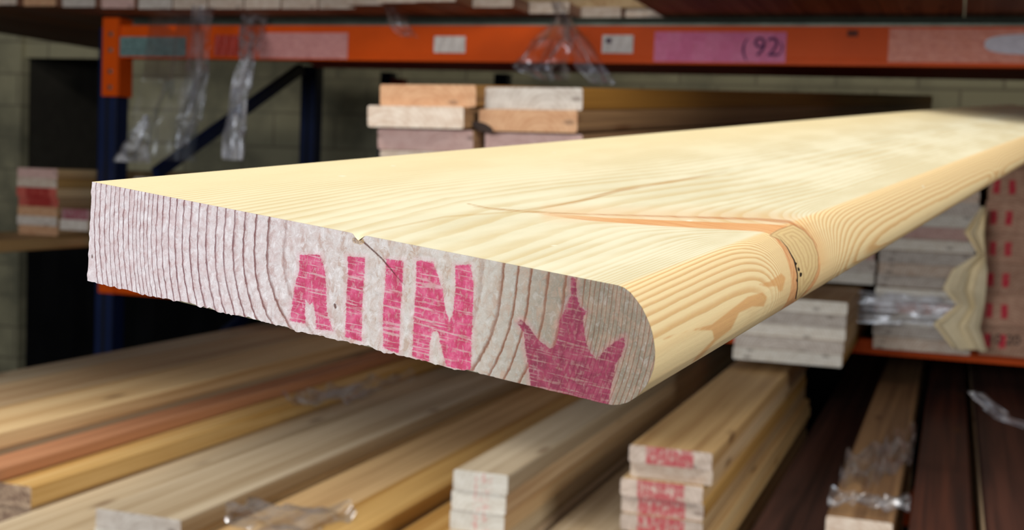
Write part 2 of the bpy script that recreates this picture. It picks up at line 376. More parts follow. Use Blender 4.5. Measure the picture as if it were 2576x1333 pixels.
# R3, R2, R1
pile(-.53, -.245, 3.45, 2.5, BT+5*.0342, .0336, 5, ['golden', 'tan'], ['white', 'greyend', 'white', 'greyend', 'white'], 'of the low whitish stack right under the near board', 'boards of the low whitish stack', xj=.006)
pile(-.372, -.21, 3.98, 2.5, BT+15*.0366, .036, 10, ['tan', 'golden'], ['greyend', 'white', 'pinkend', 'greyend', 'white'], 'of the grey-ended narrow column behind the low stack', 'boards of the grey narrow column', xj=.003, jit=.02)
pile(-.20, .072, 3.95, 2.5, BT+15*.0366, .036, 15, ['tan', 'pine'], ['white', 'greyend', 'cream', 'greyend', 'white', 'pinkend'], 'of the film-wrapped wide stack at right', 'boards of the film-wrapped stack', xj=.004, jit=.03)
r1s = pile(.094, .298, 3.98, 2.5, BT+7*.0896, .089, 7, ['tan'], ['r1'], 'of the thick red-stamped pile at right edge', 'timbers of the thick right pile', name='lumber_timber')
pile(.306, .51, 3.98, 2.5, BT+7*.0896, .089, 7, ['tan'], ['r1'], 'of the thick pile cut by the right picture edge', 'timbers cut by the right edge', name='lumber_timber')

# overhanging middle stack, running parallel to the near board
hd = np.array([.121, .990, .068]); yawM = -math.atan2(hd[0], hd[1]); pitM = math.asin(hd[2]/np.linalg.norm(hd))
for col, (x0, x1, ends, desc) in enumerate([(-1.000, -.803, ['orange', 'cream', 'pinkend', 'cream'], 'left column of the overhanging thick stack'),
                                            (-.801, -.612, ['greyend', 'orange', 'pinkend', 'cream'], 'right column of the overhanging thick stack')]):
    msr = []
    for i in range(4):
        dxx = [0, -.014, -.004, .004][i] if col == 0 else [0, -.002, .002, 0][i]
        o = board(x0+dxx, x1+dxx, 2.15+[0, -.02, .005, 0][i]+col*.012, 4.1, .152-i*.0396-col*.001, .0385, 'shade_umber', ends[i],
              f'{ORD[i] if i < 3 else "bottom"} board in the {desc}', 'boards of the overhanging thick stack', yaw=yawM, pitch=pitM); msr.append(o)
kp = P(1214, 320, 2.148)
kn_ = obj('knot', [(0.020*math.cos(t*.3927)*(1 if t % 8 < 4 else 1.1), 0, .0085*math.sin(t*.3927)-.12*.020*math.cos(t*.3927)*2.2) for t in range(16)], [list(range(16))], plain('knot_dark', lin(48, 32, 24), .8), msr[1])
kn_.matrix_world = Matrix.Translation(kp)
kn_.matrix_parent_inverse = msr[1].matrix_basis.inverted(); kn_.location = kp
kn_['label'] = 'dark oval knot'
# timber bearers carrying it over the whitish stacks
mz = .152-4*.0396+.068*1.9
tag(boxes('bearer_timber', [(-.66, -.22, 4.02, 4.11, zc(BT+15*.0366+.001), zc(mz-.012))], MW['tan']), 'timber bearer under the overhanging thick stack', 'bearer')

# ------------------------------------------------------------------ bottom level stacks (sloping tops in the foreground)
G = 'boards on the bottom level'
pile(-2.41, -2.24, 1.9, 3.6, -.592, .038, 5, ['grey', 'tan'], ['greyend'], 'of the greyish outermost pile at lower left', 'boards of the lower left outermost pile')
pile(-2.235, -2.045, 1.95, 3.6, -.578, .038, 5, ['tan', 'pine'], ['cream'], 'of the wide tan pile at lower left, far column', 'boards of the wide tan pile')
pile(-2.04, -1.855, 1.92, 3.6, -.580, .038, 5, ['pine', 'tan'], ['cream'], 'of the wide tan pile at lower left, near column', 'boards of the wide tan pile')
board(-1.85, -1.772, 2.08, 3.4, -.628, .03, 'red', 'rough', 'orange-brown board on the rough-ended pile at lower left')
pile(-1.85, -1.70, 2.1, 3.4, -.6595, .045, 3, ['pine', 'tan'], ['rough'], 'of the rough knotty-ended pile at lower left', 'boards of the rough knotty pile', name='lumber_board', jit=.02, xj=.002)
pile(-1.692, -1.49, 1.85, 3.6, -.706, .038, 2, ['grey', 'pine'], ['greyend'], 'of the low grey-topped pair at lower left', 'boards of the low grey pair')
pile(-1.482, -1.298, 2.005, 3.5, -.655, .037, 3, ['grey', 'pine', 'tan'], ['greyend', 'white', 'greyend'], 'of the square-ended grey stack at bottom left', 'boards of the square-ended grey stack', dx=[0, -.006, .004], dy=[0, .004, .02])
pile(-1.29, -1.10, 1.9, 3.6, -.700, .036, 2, ['golden', 'pine'], ['cream'], 'of the low golden pair under the crumpled film', 'boards of the low golden pair')
pile(-1.093, -.985, 1.95, 3.5, -.668, .036, 3, ['golden', 'tan'], ['cream'], 'of the narrow golden stack left of the white-ended beams', 'boards of the narrow golden stack')
pile(-.978, -.842, 2.08, 3.4, -.698, .036, 2, ['golden', 'tan'], ['cream'], 'of the low pair just left of the white-ended beams', 'boards of the low pair by the white ends')
pile(-.831, -.726, 2.165, 3.3, -.541, .037, 6, ['grey', 'tan', 'pine'], ['faint', 'faint', 'faint', 'cream'], 'of the white-ended narrow stack at bottom centre', 'boards of the white-ended stack', xj=.003, dx=[0, -.003, -.005, -.006])
pile(-.70, -.565, 2.0, 3.5, -.684, .037, 2, ['grey', 'tan'], ['greyend'], 'of the low grey pair between the two stamped stacks', 'boards of the low pair between stacks')
dd = pile(-.553, -.396, 2.36, 1.78, -.500, .033, 9, ['golden', 'tan', 'pine'], ['stamp', 'cream', 'stamp', 'stamp', 'stamp'], 'of the red-stamped stack at bottom right of centre', 'boards of the red-stamped stack', xj=.005, dx=[.004, .002, -.012, -.010, -.009], dy=[-.01, .015, 0, .006, 0])
pile(-.345, -.205, 2.3, 3.3, -.70, .036, 2, ['dark', 'tan'], ['cream'], 'of the low brown pair right of the red-stamped stack', 'boards of the low brown pair')
pile(-.186, -.068, 2.42, 3.1, -.605, .04, 4, ['shade_umber', 'tan'], ['cream', 'greyend'], 'of the short pale stack at bottom right', 'boards of the short pale stack')
pile(-.04, .075, 2.3, 3.2, -.625, .04, 3, ['dark', 'tan'], ['cream'], 'of the reddish-brown stack at bottom right', 'boards of the reddish-brown stack')
pile(.09, .28, 2.2, 3.3, -.60, .04, 4, ['dark', 'tan'], ['cream'], 'of the brown stack in the bottom right corner', 'boards of the corner stack')
# bearers + lower beams carrying the bottom level (each pile has its own packing height)
ZB = zc(-.94)
tag(boxes('rack_beam', [(XL, XL+LB, 4.17, 4.23, ZB-.11, ZB)], orange), 'bottom front orange rack beam under the lowest lumber', 'rack beam', 'pallet rack beams')
tag(boxes('rack_beam', [(XL, XL+LB, 2.5, 2.56, ZB-.11, ZB)], orange), 'bottom aisle-side orange rack beam under the lowest lumber', 'rack beam', 'pallet rack beams')
for x0, x1, zb, d in [(-2.41, -2.24, -.592-5*.0386, 'outermost grey pile'), (-2.235, -1.855, -.58-5*.0386, 'wide tan pile'), (-1.85, -1.70, -.6595-3*.0456, 'rough-ended pile'),
                  (-1.69, -1.49, -.706-2*.0386, 'low grey pair'), (-1.48, -1.3, -.655-3*.0376, 'square-ended stack'), (-1.29, -1.10, -.7-2*.0366, 'low golden pair'),
                  (-1.09, -.985, -.668-3*.0366, 'narrow golden stack'), (-.978, -.842, -.698-2*.0366, 'pair by the white ends'), (-.827, -.722, -.537-6*.0376, 'white-ended stack'),
                  (-.70, -.565, -.684-2*.0376, 'low pair between stacks'), (-.553, -.40, -.50-9*.0336, 'red-stamped stack'), (-.345, -.205, -.70-2*.0366, 'low brown pair'),
                  (-.186, -.068, -.605-4*.0406, 'short pale stack'), (-.04, .075, -.625-3*.0406, 'reddish-brown stack'), (.09, .28, -.6-4*.0406, 'corner stack')]:
    for y in (2.48, 4.14 if x1 != -.40 else 3.9):
        tag(boxes('bearer_timber', [(x0+.004, x1-.004, y, y+.09, ZB+.001, zc(zb)-.001)], MW['tan']), f'packing timber under the {d}, ' + ('near end' if y < 3 else 'far end'), 'bearer')

# ------------------------------------------------------------------ lumber on the upper shelf (seen from below)
UZ = BZT-CAM[2]+.040
tag(boxes('deck_support', [(XL+.05, XL+LB, 4.25, 4.31, BZT+.0185, BZT+.0395)], plain('dark_strip', lin(58, 62, 50), .8)), 'dark strip lying under the upper lumber on the deck', 'shelf deck')
prof_px = [(-400, 10), (0, 12), (350, 22), (850, 22), (950, 8), (1120, 3), (1300, 26), (1550, 50), (1700, 52)]
endc = ['cream', 'cream', 'cream', 'orange', 'pinkend', 'cream', 'orange', 'greyend', 'pinkend', 'greyend', 'cream', 'cream', 'cream', 'cream', 'cream', 'cream', 'cream', 'cream', 'cream', 'cream']
pw = [PZ(a_, b_, UZ) for a_, b_ in prof_px]
x = -4.1; i = 0
while x < -1.02:
    w = .140
    yn = np.interp(x+w/2, [p[0] for p in pw], [p[1] for p in pw])
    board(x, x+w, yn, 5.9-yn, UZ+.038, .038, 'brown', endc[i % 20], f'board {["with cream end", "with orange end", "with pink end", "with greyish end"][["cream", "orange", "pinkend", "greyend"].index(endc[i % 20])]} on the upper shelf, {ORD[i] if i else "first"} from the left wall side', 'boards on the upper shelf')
    x += w+.003; i += 1
x = -.95; i = 0
while x < 1.6:  # row widened and unseen near ends lengthened to shade the lower stacks
    w = .235
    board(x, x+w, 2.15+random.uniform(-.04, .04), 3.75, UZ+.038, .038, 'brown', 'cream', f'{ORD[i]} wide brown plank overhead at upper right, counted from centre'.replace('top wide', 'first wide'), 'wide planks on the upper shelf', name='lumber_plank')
    x += w+.002; i += 1
# unseen longer tier of boards, added above the shelf to shade the stacks below
for y in (4.3, 5.5):
    tag(boxes('bearer_timber', [(-3.3, -.93, y, y+.09, zc(UZ+.0385), zc(UZ+.0385+.1115))], MW['tan']), 'unseen timber bearer added to carry the shading boards above the upper shelf, ' + ('over the beam' if y < 5 else 'towards the wall'), 'bearer')
x = -3.3; i = 0
while x < -.95:
    board(x, x+.235, 2.1, 3.9, UZ+.0385+.15, .038, 'brown', 'cream', f'{ORD[i]} long unseen board added above the upper shelf to shade the stacks'.replace('top long', 'first long'), 'added shading boards above the upper shelf')
    x += .238; i += 1
# ------------------------------------------------------------------ the near board (hero)
Bh = np.array([[0.43757327, 0.89279237, 0.10701126], [0.12031072, -0.17607062, 0.97699768], [-0.89109762, 0.41463347, 0.18445629]])
Lw, Ww, Nw = (M @ Bh).T
A0 = CAM + M @ np.array([-0.15879773, 0.03150391, -0.48819636])
T = .038
def sag(u): 
    d = np.maximum(u-1.15, 0); return .001*d**2
def toworld(u, v, w):
    return A0 + np.outer(u, Lw) + np.outer(v, Ww) - np.outer(w+sag(u), Nw)
def topx(u, v, w):
    q = (toworld(u, v, w)-CAM) @ M      # camera axes
    return 1288+FPX*q[:, 0]/-q[:, 2], 666.5-FPX*q[:, 1]/-q[:, 2]
nose = [(.2148, 0), (.2168, .0004), (.219, .0015), (.221, .0032), (.2232, .0053), (.2248, .0075), (.2263, .0098), (.2275, .0122), (.2285, .015), (.2293, .018),
        (.2296, .021), (.2295, .0236), (.2290, .0262), (.2282, .0288), (.2268, .0312), (.2250, .0338), (.2228, .0358), (.2202, .0372), (.2175, .038)]
nose = np.array(nose); tt = np.linspace(0, len(nose)-1, 55); nose = np.stack([np.interp(tt, range(len(nose)), nose[:, k]) for k in (0, 1)], 1)

rng = np.random.RandomState(3)
def n1(x, seed, f):      # smooth 1-D value noise
    r = np.random.RandomState(seed).rand(4096)*2-1
    x = np.asarray(x)*f+1000; i = np.floor(x).astype(int); t = x-i; t = t*t*(3-2*t)
    return r[i % 4096]*(1-t)+r[(i+1) % 4096]*t
def n2(x, y, seed, fx, fy):
    r = np.random.RandomState(seed).rand(128, 128)*2-1
    x = np.asarray(x)*fx+500; y = np.asarray(y)*fy+500
    i = np.floor(x).astype(int); j = np.floor(y).astype(int); a = x-i; b = y-j; a = a*a*(3-2*a); b = b*b*(3-2*b)
    g = lambda p, q: r[p % 128, q % 128]
    return (g(i, j)*(1-a)+g(i+1, j)*a)*(1-b)+(g(i, j+1)*(1-a)+g(i+1, j+1)*a)*b
# ring positions (m from pith) read at the end face, left and right side
V0 = .1215
ringL = [0, .009, .0175, .0255, .033, .0395, .045, .0500, .0545, .0585, .0625, .0665, .0705, .074, .0775, .081, .0842, .0872, .0898, .092, .094, .0958, .0976, .0994, .1012, .1035, .1060, .1085, .1108, .113, .1155, .118, .1205, .14]
ringR = [0, .011, .022, .034, .046, .0535, .059, .0645, .0705, .077, .080, .0828, .0846, .0862, .0878, .0892, .0906, .0920, .0934, .0948, .0962, .0976, .0990, .1006, .1022, .1038, .1054, .107, .1086, .1102, .112, .14]
def field(u, v, w):
    """annual ring phase of the solid wood, branch included"""
    v0 = V0 + np.interp(u, [0, .11, .2, .38, 1, 4], [0, -.015, -.012, .006, .004, .0]) + .0012*n1(u, 5, 2.5)
    q = np.clip((v-.19)/.03, 0, 1)
    vv = v + (.0009-.0006*q)*n2(u, v, 11, 2.5, 30) + .0002*n2(u, v, 12, 9, 120)
    dv = vv-v0
    dv = np.where(dv > 0, dv*(.2296-V0)/(.2296-v0), dv*V0/v0)   # the rings stay parallel to the edges of the board
    w0 = .010
    dw = np.maximum(w-w0, 0)*1.0
    r = np.sqrt(dv**2+dw**2)
    # spike knot
    s = np.clip((v-.108)/.107, 0, 1.2)
    kv = [.100, .112, .125, .142, .156, .182, .2085, .23]
    ub = np.interp(v, kv, [.121, .119, .115, .116, .1245, .150, .180, .199])
    hw = np.interp(v, kv, [.0005, .001, .003, .0065, .0108, .0185, .0255, .0275])
    wb = .001+.015*s; hz = .003+.017*s
    e = np.sqrt(((u-ub)/hw)**2+((w-wb)/hz)**2)
    ex = np.clip(e-1, 0, 50)
    far = np.where(u > ub, 1., .45)
    A = .021*s**1.5
    r = r-A*np.exp(-ex*.75/far)*(v > v0)
    r = np.maximum(r, 0)
    # second, small knot further along the rounded edge
    e2 = np.sqrt(((u-1.02)/.028)**2+((v-.224)/.02)**2)
    r = r-.0022*np.exp(-np.clip(e2-1, 0, 50)*1.1)*(v > v0)
    pl = np.interp(r, ringL, range(len(ringL))); pr = np.interp(r, ringR, range(len(ringR)))
    k = np.clip(.5+dv/(.012+1e-9+np.maximum(dw, .0)*1.2), 0, 1); k = k*k*(3-2*k)
    ph = pl*(1-k)+pr*k
    ph = ph+.08*n2(u, v, 21, 12, 200)
    knot = np.clip((1.04-e)/.08, 0, 1)*(s > 0.0)
    return ph, knot, e, s, (u-ub)/hw
def seg_sdf(x, y, poly):
    """signed distance (px) to closed polygon, positive inside"""
    d = np.full(x.shape, 1e9); ins = np.zeros(x.shape, bool); n = len(poly)
    for i in range(n):
        (x0, y0), (x1, y1) = poly[i], poly[(i+1) % n]
        dx, dy = x1-x0, y1-y0; t = np.clip(((x-x0)*dx+(y-y0)*dy)/(dx*dx+dy*dy+1e-9), 0, 1)
        d = np.minimum(d, np.hypot(x-x0-t*dx, y-y0-t*dy))
        c = ((y0 > y) != (y1 > y)) & (x < (x1-x0)*(y-y0)/(y1-y0+1e-12)+x0); ins ^= c
    return np.where(ins, d, -d)
def line_d(x, y, pts, wds):
    """distance to open polyline minus its local half width"""
    d = np.full(x.shape, 1e9)
    for i in range(len(pts)-1):
        (x0, y0), (x1, y1) = pts[i], pts[i+1]; dx, dy = x1-x0, y1-y0
        t = np.clip(((x-x0)*dx+(y-y0)*dy)/(dx*dx+dy*dy), 0, 1)
        d = np.minimum(d, np.hypot(x-x0-t*dx, y-y0-t*dy)-(wds[i]*(1-t)+wds[i+1]*t))
    return d
Z1 = lambda L: [(180+a/3.137, 430+b/3.137) for a, b in L]
Z2 = lambda L: [(900+a/2.898, 580+b/2.898) for a, b in L]
Z3 = lambda L: [(1200+a/2.338, 360+b/2.338) for a, b in L]
letters = [
 Z1([(1800, 662), (1960, 658), (1985, 720), (2000, 800), (2012, 960), (2012, 1100), (2062, 1262), (1930, 1250), (1925, 1130), (1905, 1030), (1878, 1060), (1845, 1010), (1845, 1205), (1725, 1180), (1750, 985), (1762, 900), (1800, 770)]),
 Z1([(2178, 672), (2315, 684), (2312, 800), (2300, 960), (2292, 1100), (2290, 1345), (2158, 1310), (2168, 1000), (2182, 800)]),
 Z2([(205, 208), (335, 220), (325, 400), (310, 600), (305, 800), (300, 895), (185, 856), (182, 600), (200, 400)]),
 Z2([(428, 215), (548, 228), (585, 330), (620, 440), (640, 580), (672, 665), (700, 560), (712, 400), (710, 252), (822, 248), (845, 400), (835, 700), (822, 1030), (645, 990), (608, 850), (582, 725), (545, 740), (525, 820), (520, 960), (398, 920), (408, 600), (425, 400)]),
]
leaf = Z2([(1553, 335), (1585, 345), (1600, 480), (1622, 560), (1668, 590), (1640, 640), (1660, 800), (1690, 880), (1740, 945), (1800, 870), (1860, 820), (1948, 765), (1945, 840), (1920, 910), (1880, 970), (1870, 1050), (1850, 1120), (1822, 1300), (1262, 1160), (1245, 980), (1222, 880), (1210, 740), (1158, 670), (1190, 648), (1240, 690), (1310, 790), (1400, 860), (1440, 840), (1460, 750), (1470, 660), (1500, 600), (1530, 520), (1555, 470)])

# --- long surfaces
us_ = np.concatenate([np.arange(0, .62, .00125), .62+np.cumsum(np.linspace(.0014, .02, 300))])
us_ = us_[us_ < 3.75]; NU = len(us_)
pt = [(v, 0.) for v in np.arange(0, .2148, .00115)]
pb = [(v, T) for v in np.linspace(.2165, .0, 24)]
pl_ = [(0., w) for w in np.linspace(T, 0, 8)[1:-1]]
per = np.array(pt+[tuple(q) for q in nose]+pb+pl_); NP_ = len(per)
U = np.repeat(us_, NP_); VV = np.tile(per[:, 0], NU); WW = np.tile(per[:, 1], NU)
# end face
ve = np.concatenate([np.arange(0, .215, .0006), nose[:, 0].max()-(nose[:, 0].max()-.215)*(np.linspace(1, 0, 26)**2)])
ve = np.unique(np.round(ve, 6)); NE = len(ve); NW = 72
k = int(np.argmax(nose[:, 0]))
wt = np.where(ve < .2148, 0, np.interp(ve, nose[:k+1, 0], nose[:k+1, 1]))
wbm = np.where(ve < .2175, T, np.interp(-ve, -nose[k:, 0], nose[k:, 1]))
# ragged lower arris left by the saw, small nick at the crack on the upper arris
jag = (.00045*np.abs(n1(ve, 31, 330))+.0003*n1(ve, 32, 800)+.0005*n1(ve, 33, 120))*(ve < .17)
wbm = wbm+jag
nick = .0022*np.exp(-((ve-.1195)/.0016)**2)
wt = wt+nick
EV = np.repeat(ve, NW); sj = np.tile(np.linspace(0, 1, NW), NE)
EW = np.repeat(wt, NW)+(np.repeat(wbm, NW)-np.repeat(wt, NW))*sj
EU = np.full(EV.shape, -.0002)-.00025*n2(EV, EW, 41, 900, 500)
EU[sj == 0] = np.repeat(nick, NW)[sj == 0]*1.2-.0001
AU, AV, AW = np.concatenate([U, EU]), np.concatenate([VV, EV]), np.concatenate([WW, EW])
# the nick in the top surface too
dn = .0022*np.exp(-((AV-.1195)/.0016)**2)*np.exp(-np.maximum(AU, 0)/.004)*(AW < .001)*(np.arange(len(AU)) < len(U))
AW2 = AW+dn
pts = np.stack([AU, AV, -(AW2+sag(AU))], 1)
F, fm = [], []
i = np.arange(NU-1)[:, None]*NP_; j = np.arange(NP_)[None, :]; jn = (j+1) % NP_
q1 = np.stack([i+j, i+NP_+j, i+NP_+jn, i+jn], -1).reshape(-1, 4)
off = NU*NP_
i = np.arange(NE-1)[:, None]*NW; j = np.arange(NW-1)[None, :]
q2 = np.stack([off+i+j, off+i+NW+j, off+i+NW+j+1, off+i+j+1], -1).reshape(-1, 4)[:, ::-1]
cap = [[(NU-1)*NP_+jj for jj in reversed(range(NP_))]]
quads = np.concatenate([q1, q2[:, ::-1]])
me = bpy.data.meshes.new('bullnose_board')
nq = len(quads); me.vertices.add(len(pts)); me.vertices.foreach_set('co', pts.ravel())
me.loops.add(nq*4+NP_); me.loops.foreach_set('vertex_index', np.concatenate([quads.ravel(), np.array(cap[0])]).astype(np.int32))
me.polygons.add(nq+1); me.polygons.foreach_set('loop_start', np.arange(nq+1, dtype=np.int32)*4)
me.polygons.foreach_set('material_index', np.concatenate([np.zeros(len(q1)), np.ones(len(q2)), [1]]).astype(np.int32))
me.polygons.foreach_set('use_smooth', np.concatenate([np.ones(nq), [0]]).astype(bool))
me.update(calc_edges=True); me.validate()
ph, kn, e, s_, q_ = field(AU, AV, AW)
X, Y_ = topx(AU, AV, AW)
def addattr(name, arr):
    a = me.attributes.new(name, 'FLOAT', 'POINT'); a.data.foreach_set('value', np.asarray(arr, dtype=np.float32))
isend = np.arange(len(AU)) >= off
inkL = np.max([seg_sdf(X, Y_, p) for p in letters], 0); inkF = seg_sdf(X, Y_, leaf)
inkL[~isend] = -50; inkF[~isend] = -50
topm = (~isend) & (AW < .001) & (AU < .9)
sidem = (~isend) & (AV > .2145) & (AW < .033) & (AU < .9)
# features of the flat top: resin streak from the pith, faint pith line, sapwood spike
pith = np.full(X.shape, 50.)
pith[topm] = np.minimum(line_d(X, Y_, [(1190, 520), (1310, 531), (1450, 508), (1560, 478), (1700, 455), (1830, 432)], [0, 1.5, 3.5, 4, 2.5, 0])[topm],
                        line_d(X, Y_, [(1175, 512), (1230, 524), (1320, 532), (1450, 537)], [1, 2, 2.5, .0])[topm])
pline = np.full(X.shape, 50.)
pline[topm] = line_d(X, Y_, [(905, 590), (1010, 568), (1120, 545), (1290, 533)], [2.5, 1, 1, 1])[topm]
# redder far rim of the spike
rim = np.full(X.shape, 80.)
tm = ((~isend) & (AU < .9) & (AW < .034))
rim[tm] = line_d(X, Y_, [(1380, 536), (1700, 545), (1900, 551), (1985, 558), (2025, 580), (2050, 615), (2060, 655)], [0, 1.5, 2.5, 4, 5, 3.5, 0])[tm]
crack = np.full(X.shape, 50.)
cm = sidem | (topm & (AV > .2))
crack[sidem] = np.min([line_d(X, Y_, [(1955, 590), (1980, 622), (1998, 655), (2006, 690), (2006, 725), (2001, 752)], [0, .8, 1.6, 1.2, 1.0, 1.4]),
                       line_d(X, Y_, [(2001, 662), (2002, 663)], [3, 3]), line_d(X, Y_, [(2009, 676), (2010, 681)], [3.2, 2]), line_d(X, Y_, [(2015, 689), (2014, 694)], [3.2, 2.5]), line_d(X, Y_, [(2004, 704), (2005, 705)], [2, 2])], 0)[sidem]
# face knot (pale lens) and flame figure on the rounded edge
lens = np.full(X.shape, -50.)
lens[tm] = seg_sdf(X, Y_, [(1936, 592), (1958, 578), (1995, 565), (2022, 580), (2045, 605), (2058, 640), (2058, 675), (2046, 705), (2025, 735), (2002, 762), (2006, 725), (2006, 690), (1998, 655), (1980, 622), (1960, 602)])[tm]
flame = np.full(X.shape, -50.)
flame[sidem] = np.max([seg_sdf(X, Y_, Z3([(1060, 1150), (1380, 1062), (1500, 970), (1590, 900), (1680, 872), (1712, 905), (1690, 965), (1620, 965), (1545, 1000), (1500, 1095), (1410, 1165), (1330, 1250), (1230, 1340), (1280, 1260), (1390, 1150), (1380, 1105), (1250, 1105), (1100, 1160)])),
                       seg_sdf(X, Y_, Z3([(1640, 830), (1720, 810), (1790, 760), (1820, 790), (1800, 870), (1775, 880), (1760, 845), (1700, 850)]))], 0)[sidem]
c2 = np.full(X.shape, 50.); 
c2[isend] = line_d(X, Y_, [(903, 598), (925, 618), (960, 650), (990, 685), (1018, 718)], [2.6, 1.6, 1.5, 1.2, .3])[isend]
nk = np.full(X.shape, 50.); nk[isend] = line_d(X, Y_, [(893, 604), (907, 606)], [7, 9])[isend]
nk2 = np.full(X.shape, 50.); nk2[isend] = np.min([line_d(X, Y_, [(842, 766), (844, 774)], [2.5, 2.5]), line_d(X, Y_, [(232, 640), (232, 648)], [1, 2])], 0)[isend]
# around the lens the flow follows its outline
ring = np.where(lens > -50, -lens, 50)
kn = kn*(lens < 0)
lensk = np.clip((lens+1.5)/3, 0, 1)
ph = ph*(1-lensk)+(lens/9.)*lensk
for nme, arr in [('phase', ph), ('knot', kn), ('ink', np.maximum(inkL, inkF)), ('leafink', inkF), ('pith', pith), ('pline', pline), ('rim', rim), ('crack', np.minimum(np.minimum(crack, c2), nk2)),
                 ('lens', lens), ('figuremask', flame), ('nick', nk), ('bu', AU), ('bv', AV), ('bw', AW)]:
    addattr(nme, arr)

def hero_long():
    m = NT('planed_pine_long_grain', .48, .3)
    bu, bv, bw = m.attr('bu'), m.attr('bv'), m.attr('bw')
    co = m.n('ShaderNodeCombineXYZ'); m.l(bu, co.inputs[0]); m.l(bv, co.inputs[1]); m.l(bw, co.inputs[2])
    def sc(x, y, z):
        q = m.n('ShaderNodeVectorMath', operation='MULTIPLY'); m.l(co.outputs[0], q.inputs[0]); q.inputs[1].default_value = (x, y, z); return q.outputs[0]
    fib = m.noise(sc(14, 900, 900), 1, 3, .6); mott = m.noise(sc(5, 22, 22), 1, 4, .6); fine = m.noise(sc(260, 1200, 1200), 1, 2, .6)
    wob = m.noise(sc(40, 160, 160), 1, 2, .5)
    fr = m.math('FRACT', m.math('ADD', m.attr('phase'), m.math('MULTIPLY', m.math('SUBTRACT', wob, .5), .22)))
    late = m.math('MULTIPLY', m.ramp(fr, .25, .82), m.math('SUBTRACT', 1., m.ramp(fr, .86, .99)))
    side = m.ramp(bv, .2135, .2165)
    top_l = m.mix(m.ramp(mott, .38, .64), lin(243, 237, 208), lin(230, 222, 190))
    top_l = m.mix(m.ramp(bv, .13, .0), top_l, lin(248, 232, 188))
    top_d = lin(218, 194, 142)
    amt = m.math('MULTIPLY', late, m.math('ADD', .22, m.math('MULTIPLY', m.ramp(mott, .35, .6), .4)))
    # pith zone is quieter
    c_top = m.mix(amt, top_l, top_d)
    low = m.math('MULTIPLY', m.ramp(bw, .013, .020), m.ramp(bu, .165, .13))
    c_side = m.mix(m.math('MULTIPLY', m.math('MULTIPLY', late, .75), m.math('SUBTRACT', 1., m.math('MULTIPLY', low, .85))), lin(252, 228, 178), lin(222, 172, 112))
    c = m.mix(side, c_top, c_side)
    # spike: orange heart with streaks along the branch
    strk = m.noise(sc(700, 30, 200), 1, 3, .6)
    spike = m.mix(m.ramp(strk, .3, .7), lin(240, 190, 138), lin(218, 150, 98))
    c = m.mix(m.math('MULTIPLY', m.attr('knot'), m.ramp(bv, .12, .17)), c, spike)
    rim_ = m.math('SUBTRACT', 1., m.ramp(m.attr('rim'), -2, 3))
    c = m.mix(m.math('MULTIPLY', rim_, m.math('ADD', .35, m.math('MULTIPLY', m.ramp(strk, .4, .6), .55))), c, lin(170, 88, 52))
    halo = m.math('SUBTRACT', 1., m.ramp(m.attr('rim'), 0, 34))
    c = m.mix(m.math('MULTIPLY', halo, .35), c, lin(236, 176, 112))
    le = m.ramp(m.attr('lens'), -1.5, 1.5)
    lc = m.mix(m.math('MULTIPLY', late, .45), lin(232, 204, 150), lin(190, 150, 104))
    c = m.mix(le, c, lc)
    edge = m.math('SUBTRACT', 1., m.ramp(m.math('ABSOLUTE', m.attr('lens')), .3, 2.6))
    c = m.mix(m.math('MULTIPLY', edge, .45), c, lin(168, 118, 78))
    fl = m.ramp(m.attr('figuremask'), -1.5, 5)
    c = m.mix(m.math('MULTIPLY', fl, .75), c, lin(226, 166, 104))
    pi = m.math('SUBTRACT', 1., m.ramp(m.attr('pith'), -2., 2.5))
    c = m.mix(m.math('MULTIPLY', pi, m.math('ADD', .25, m.math('MULTIPLY', m.ramp(fib, .35, .6), .5))), c, lin(196, 150, 92))
    c = m.mix(m.math('MULTIPLY', m.math('SUBTRACT', 1., m.ramp(m.attr('pline'), -.5, 3)), .35), c, lin(205, 165, 95))
    # pale flecks and tiny specks
    v = m.n('ShaderNodeTexVoronoi'); m.l(sc(16, 34, 34), v.inputs['Vector']); v.inputs['Scale'].default_value = 1
    c = m.mix(m.math('MULTIPLY', m.math('SUBTRACT', 1., m.ramp(v.outputs[0], .03, .055)), .8), c, lin(250, 244, 220))
    ck = m.math('SUBTRACT', 1., m.ramp(m.attr('crack'), -.6, 1.0))
    c = m.mix(ck, c, lin(38, 26, 20))
    c = m.mix(m.math('MULTIPLY', m.math('SUBTRACT', fine, .5), .5), c, lin(255, 240, 200), 'OVERLAY')
    m.color(c)
    h = m.math('ADD', m.math('MULTIPLY', late, .5), m.math('MULTIPLY', fib, .6)); h = m.math('ADD', h, m.math('MULTIPLY', fine, .5)); h = m.math('SUBTRACT', h, m.math('MULTIPLY', ck, 2.))
    m.bump(h, .28, .0003)
    return m.m
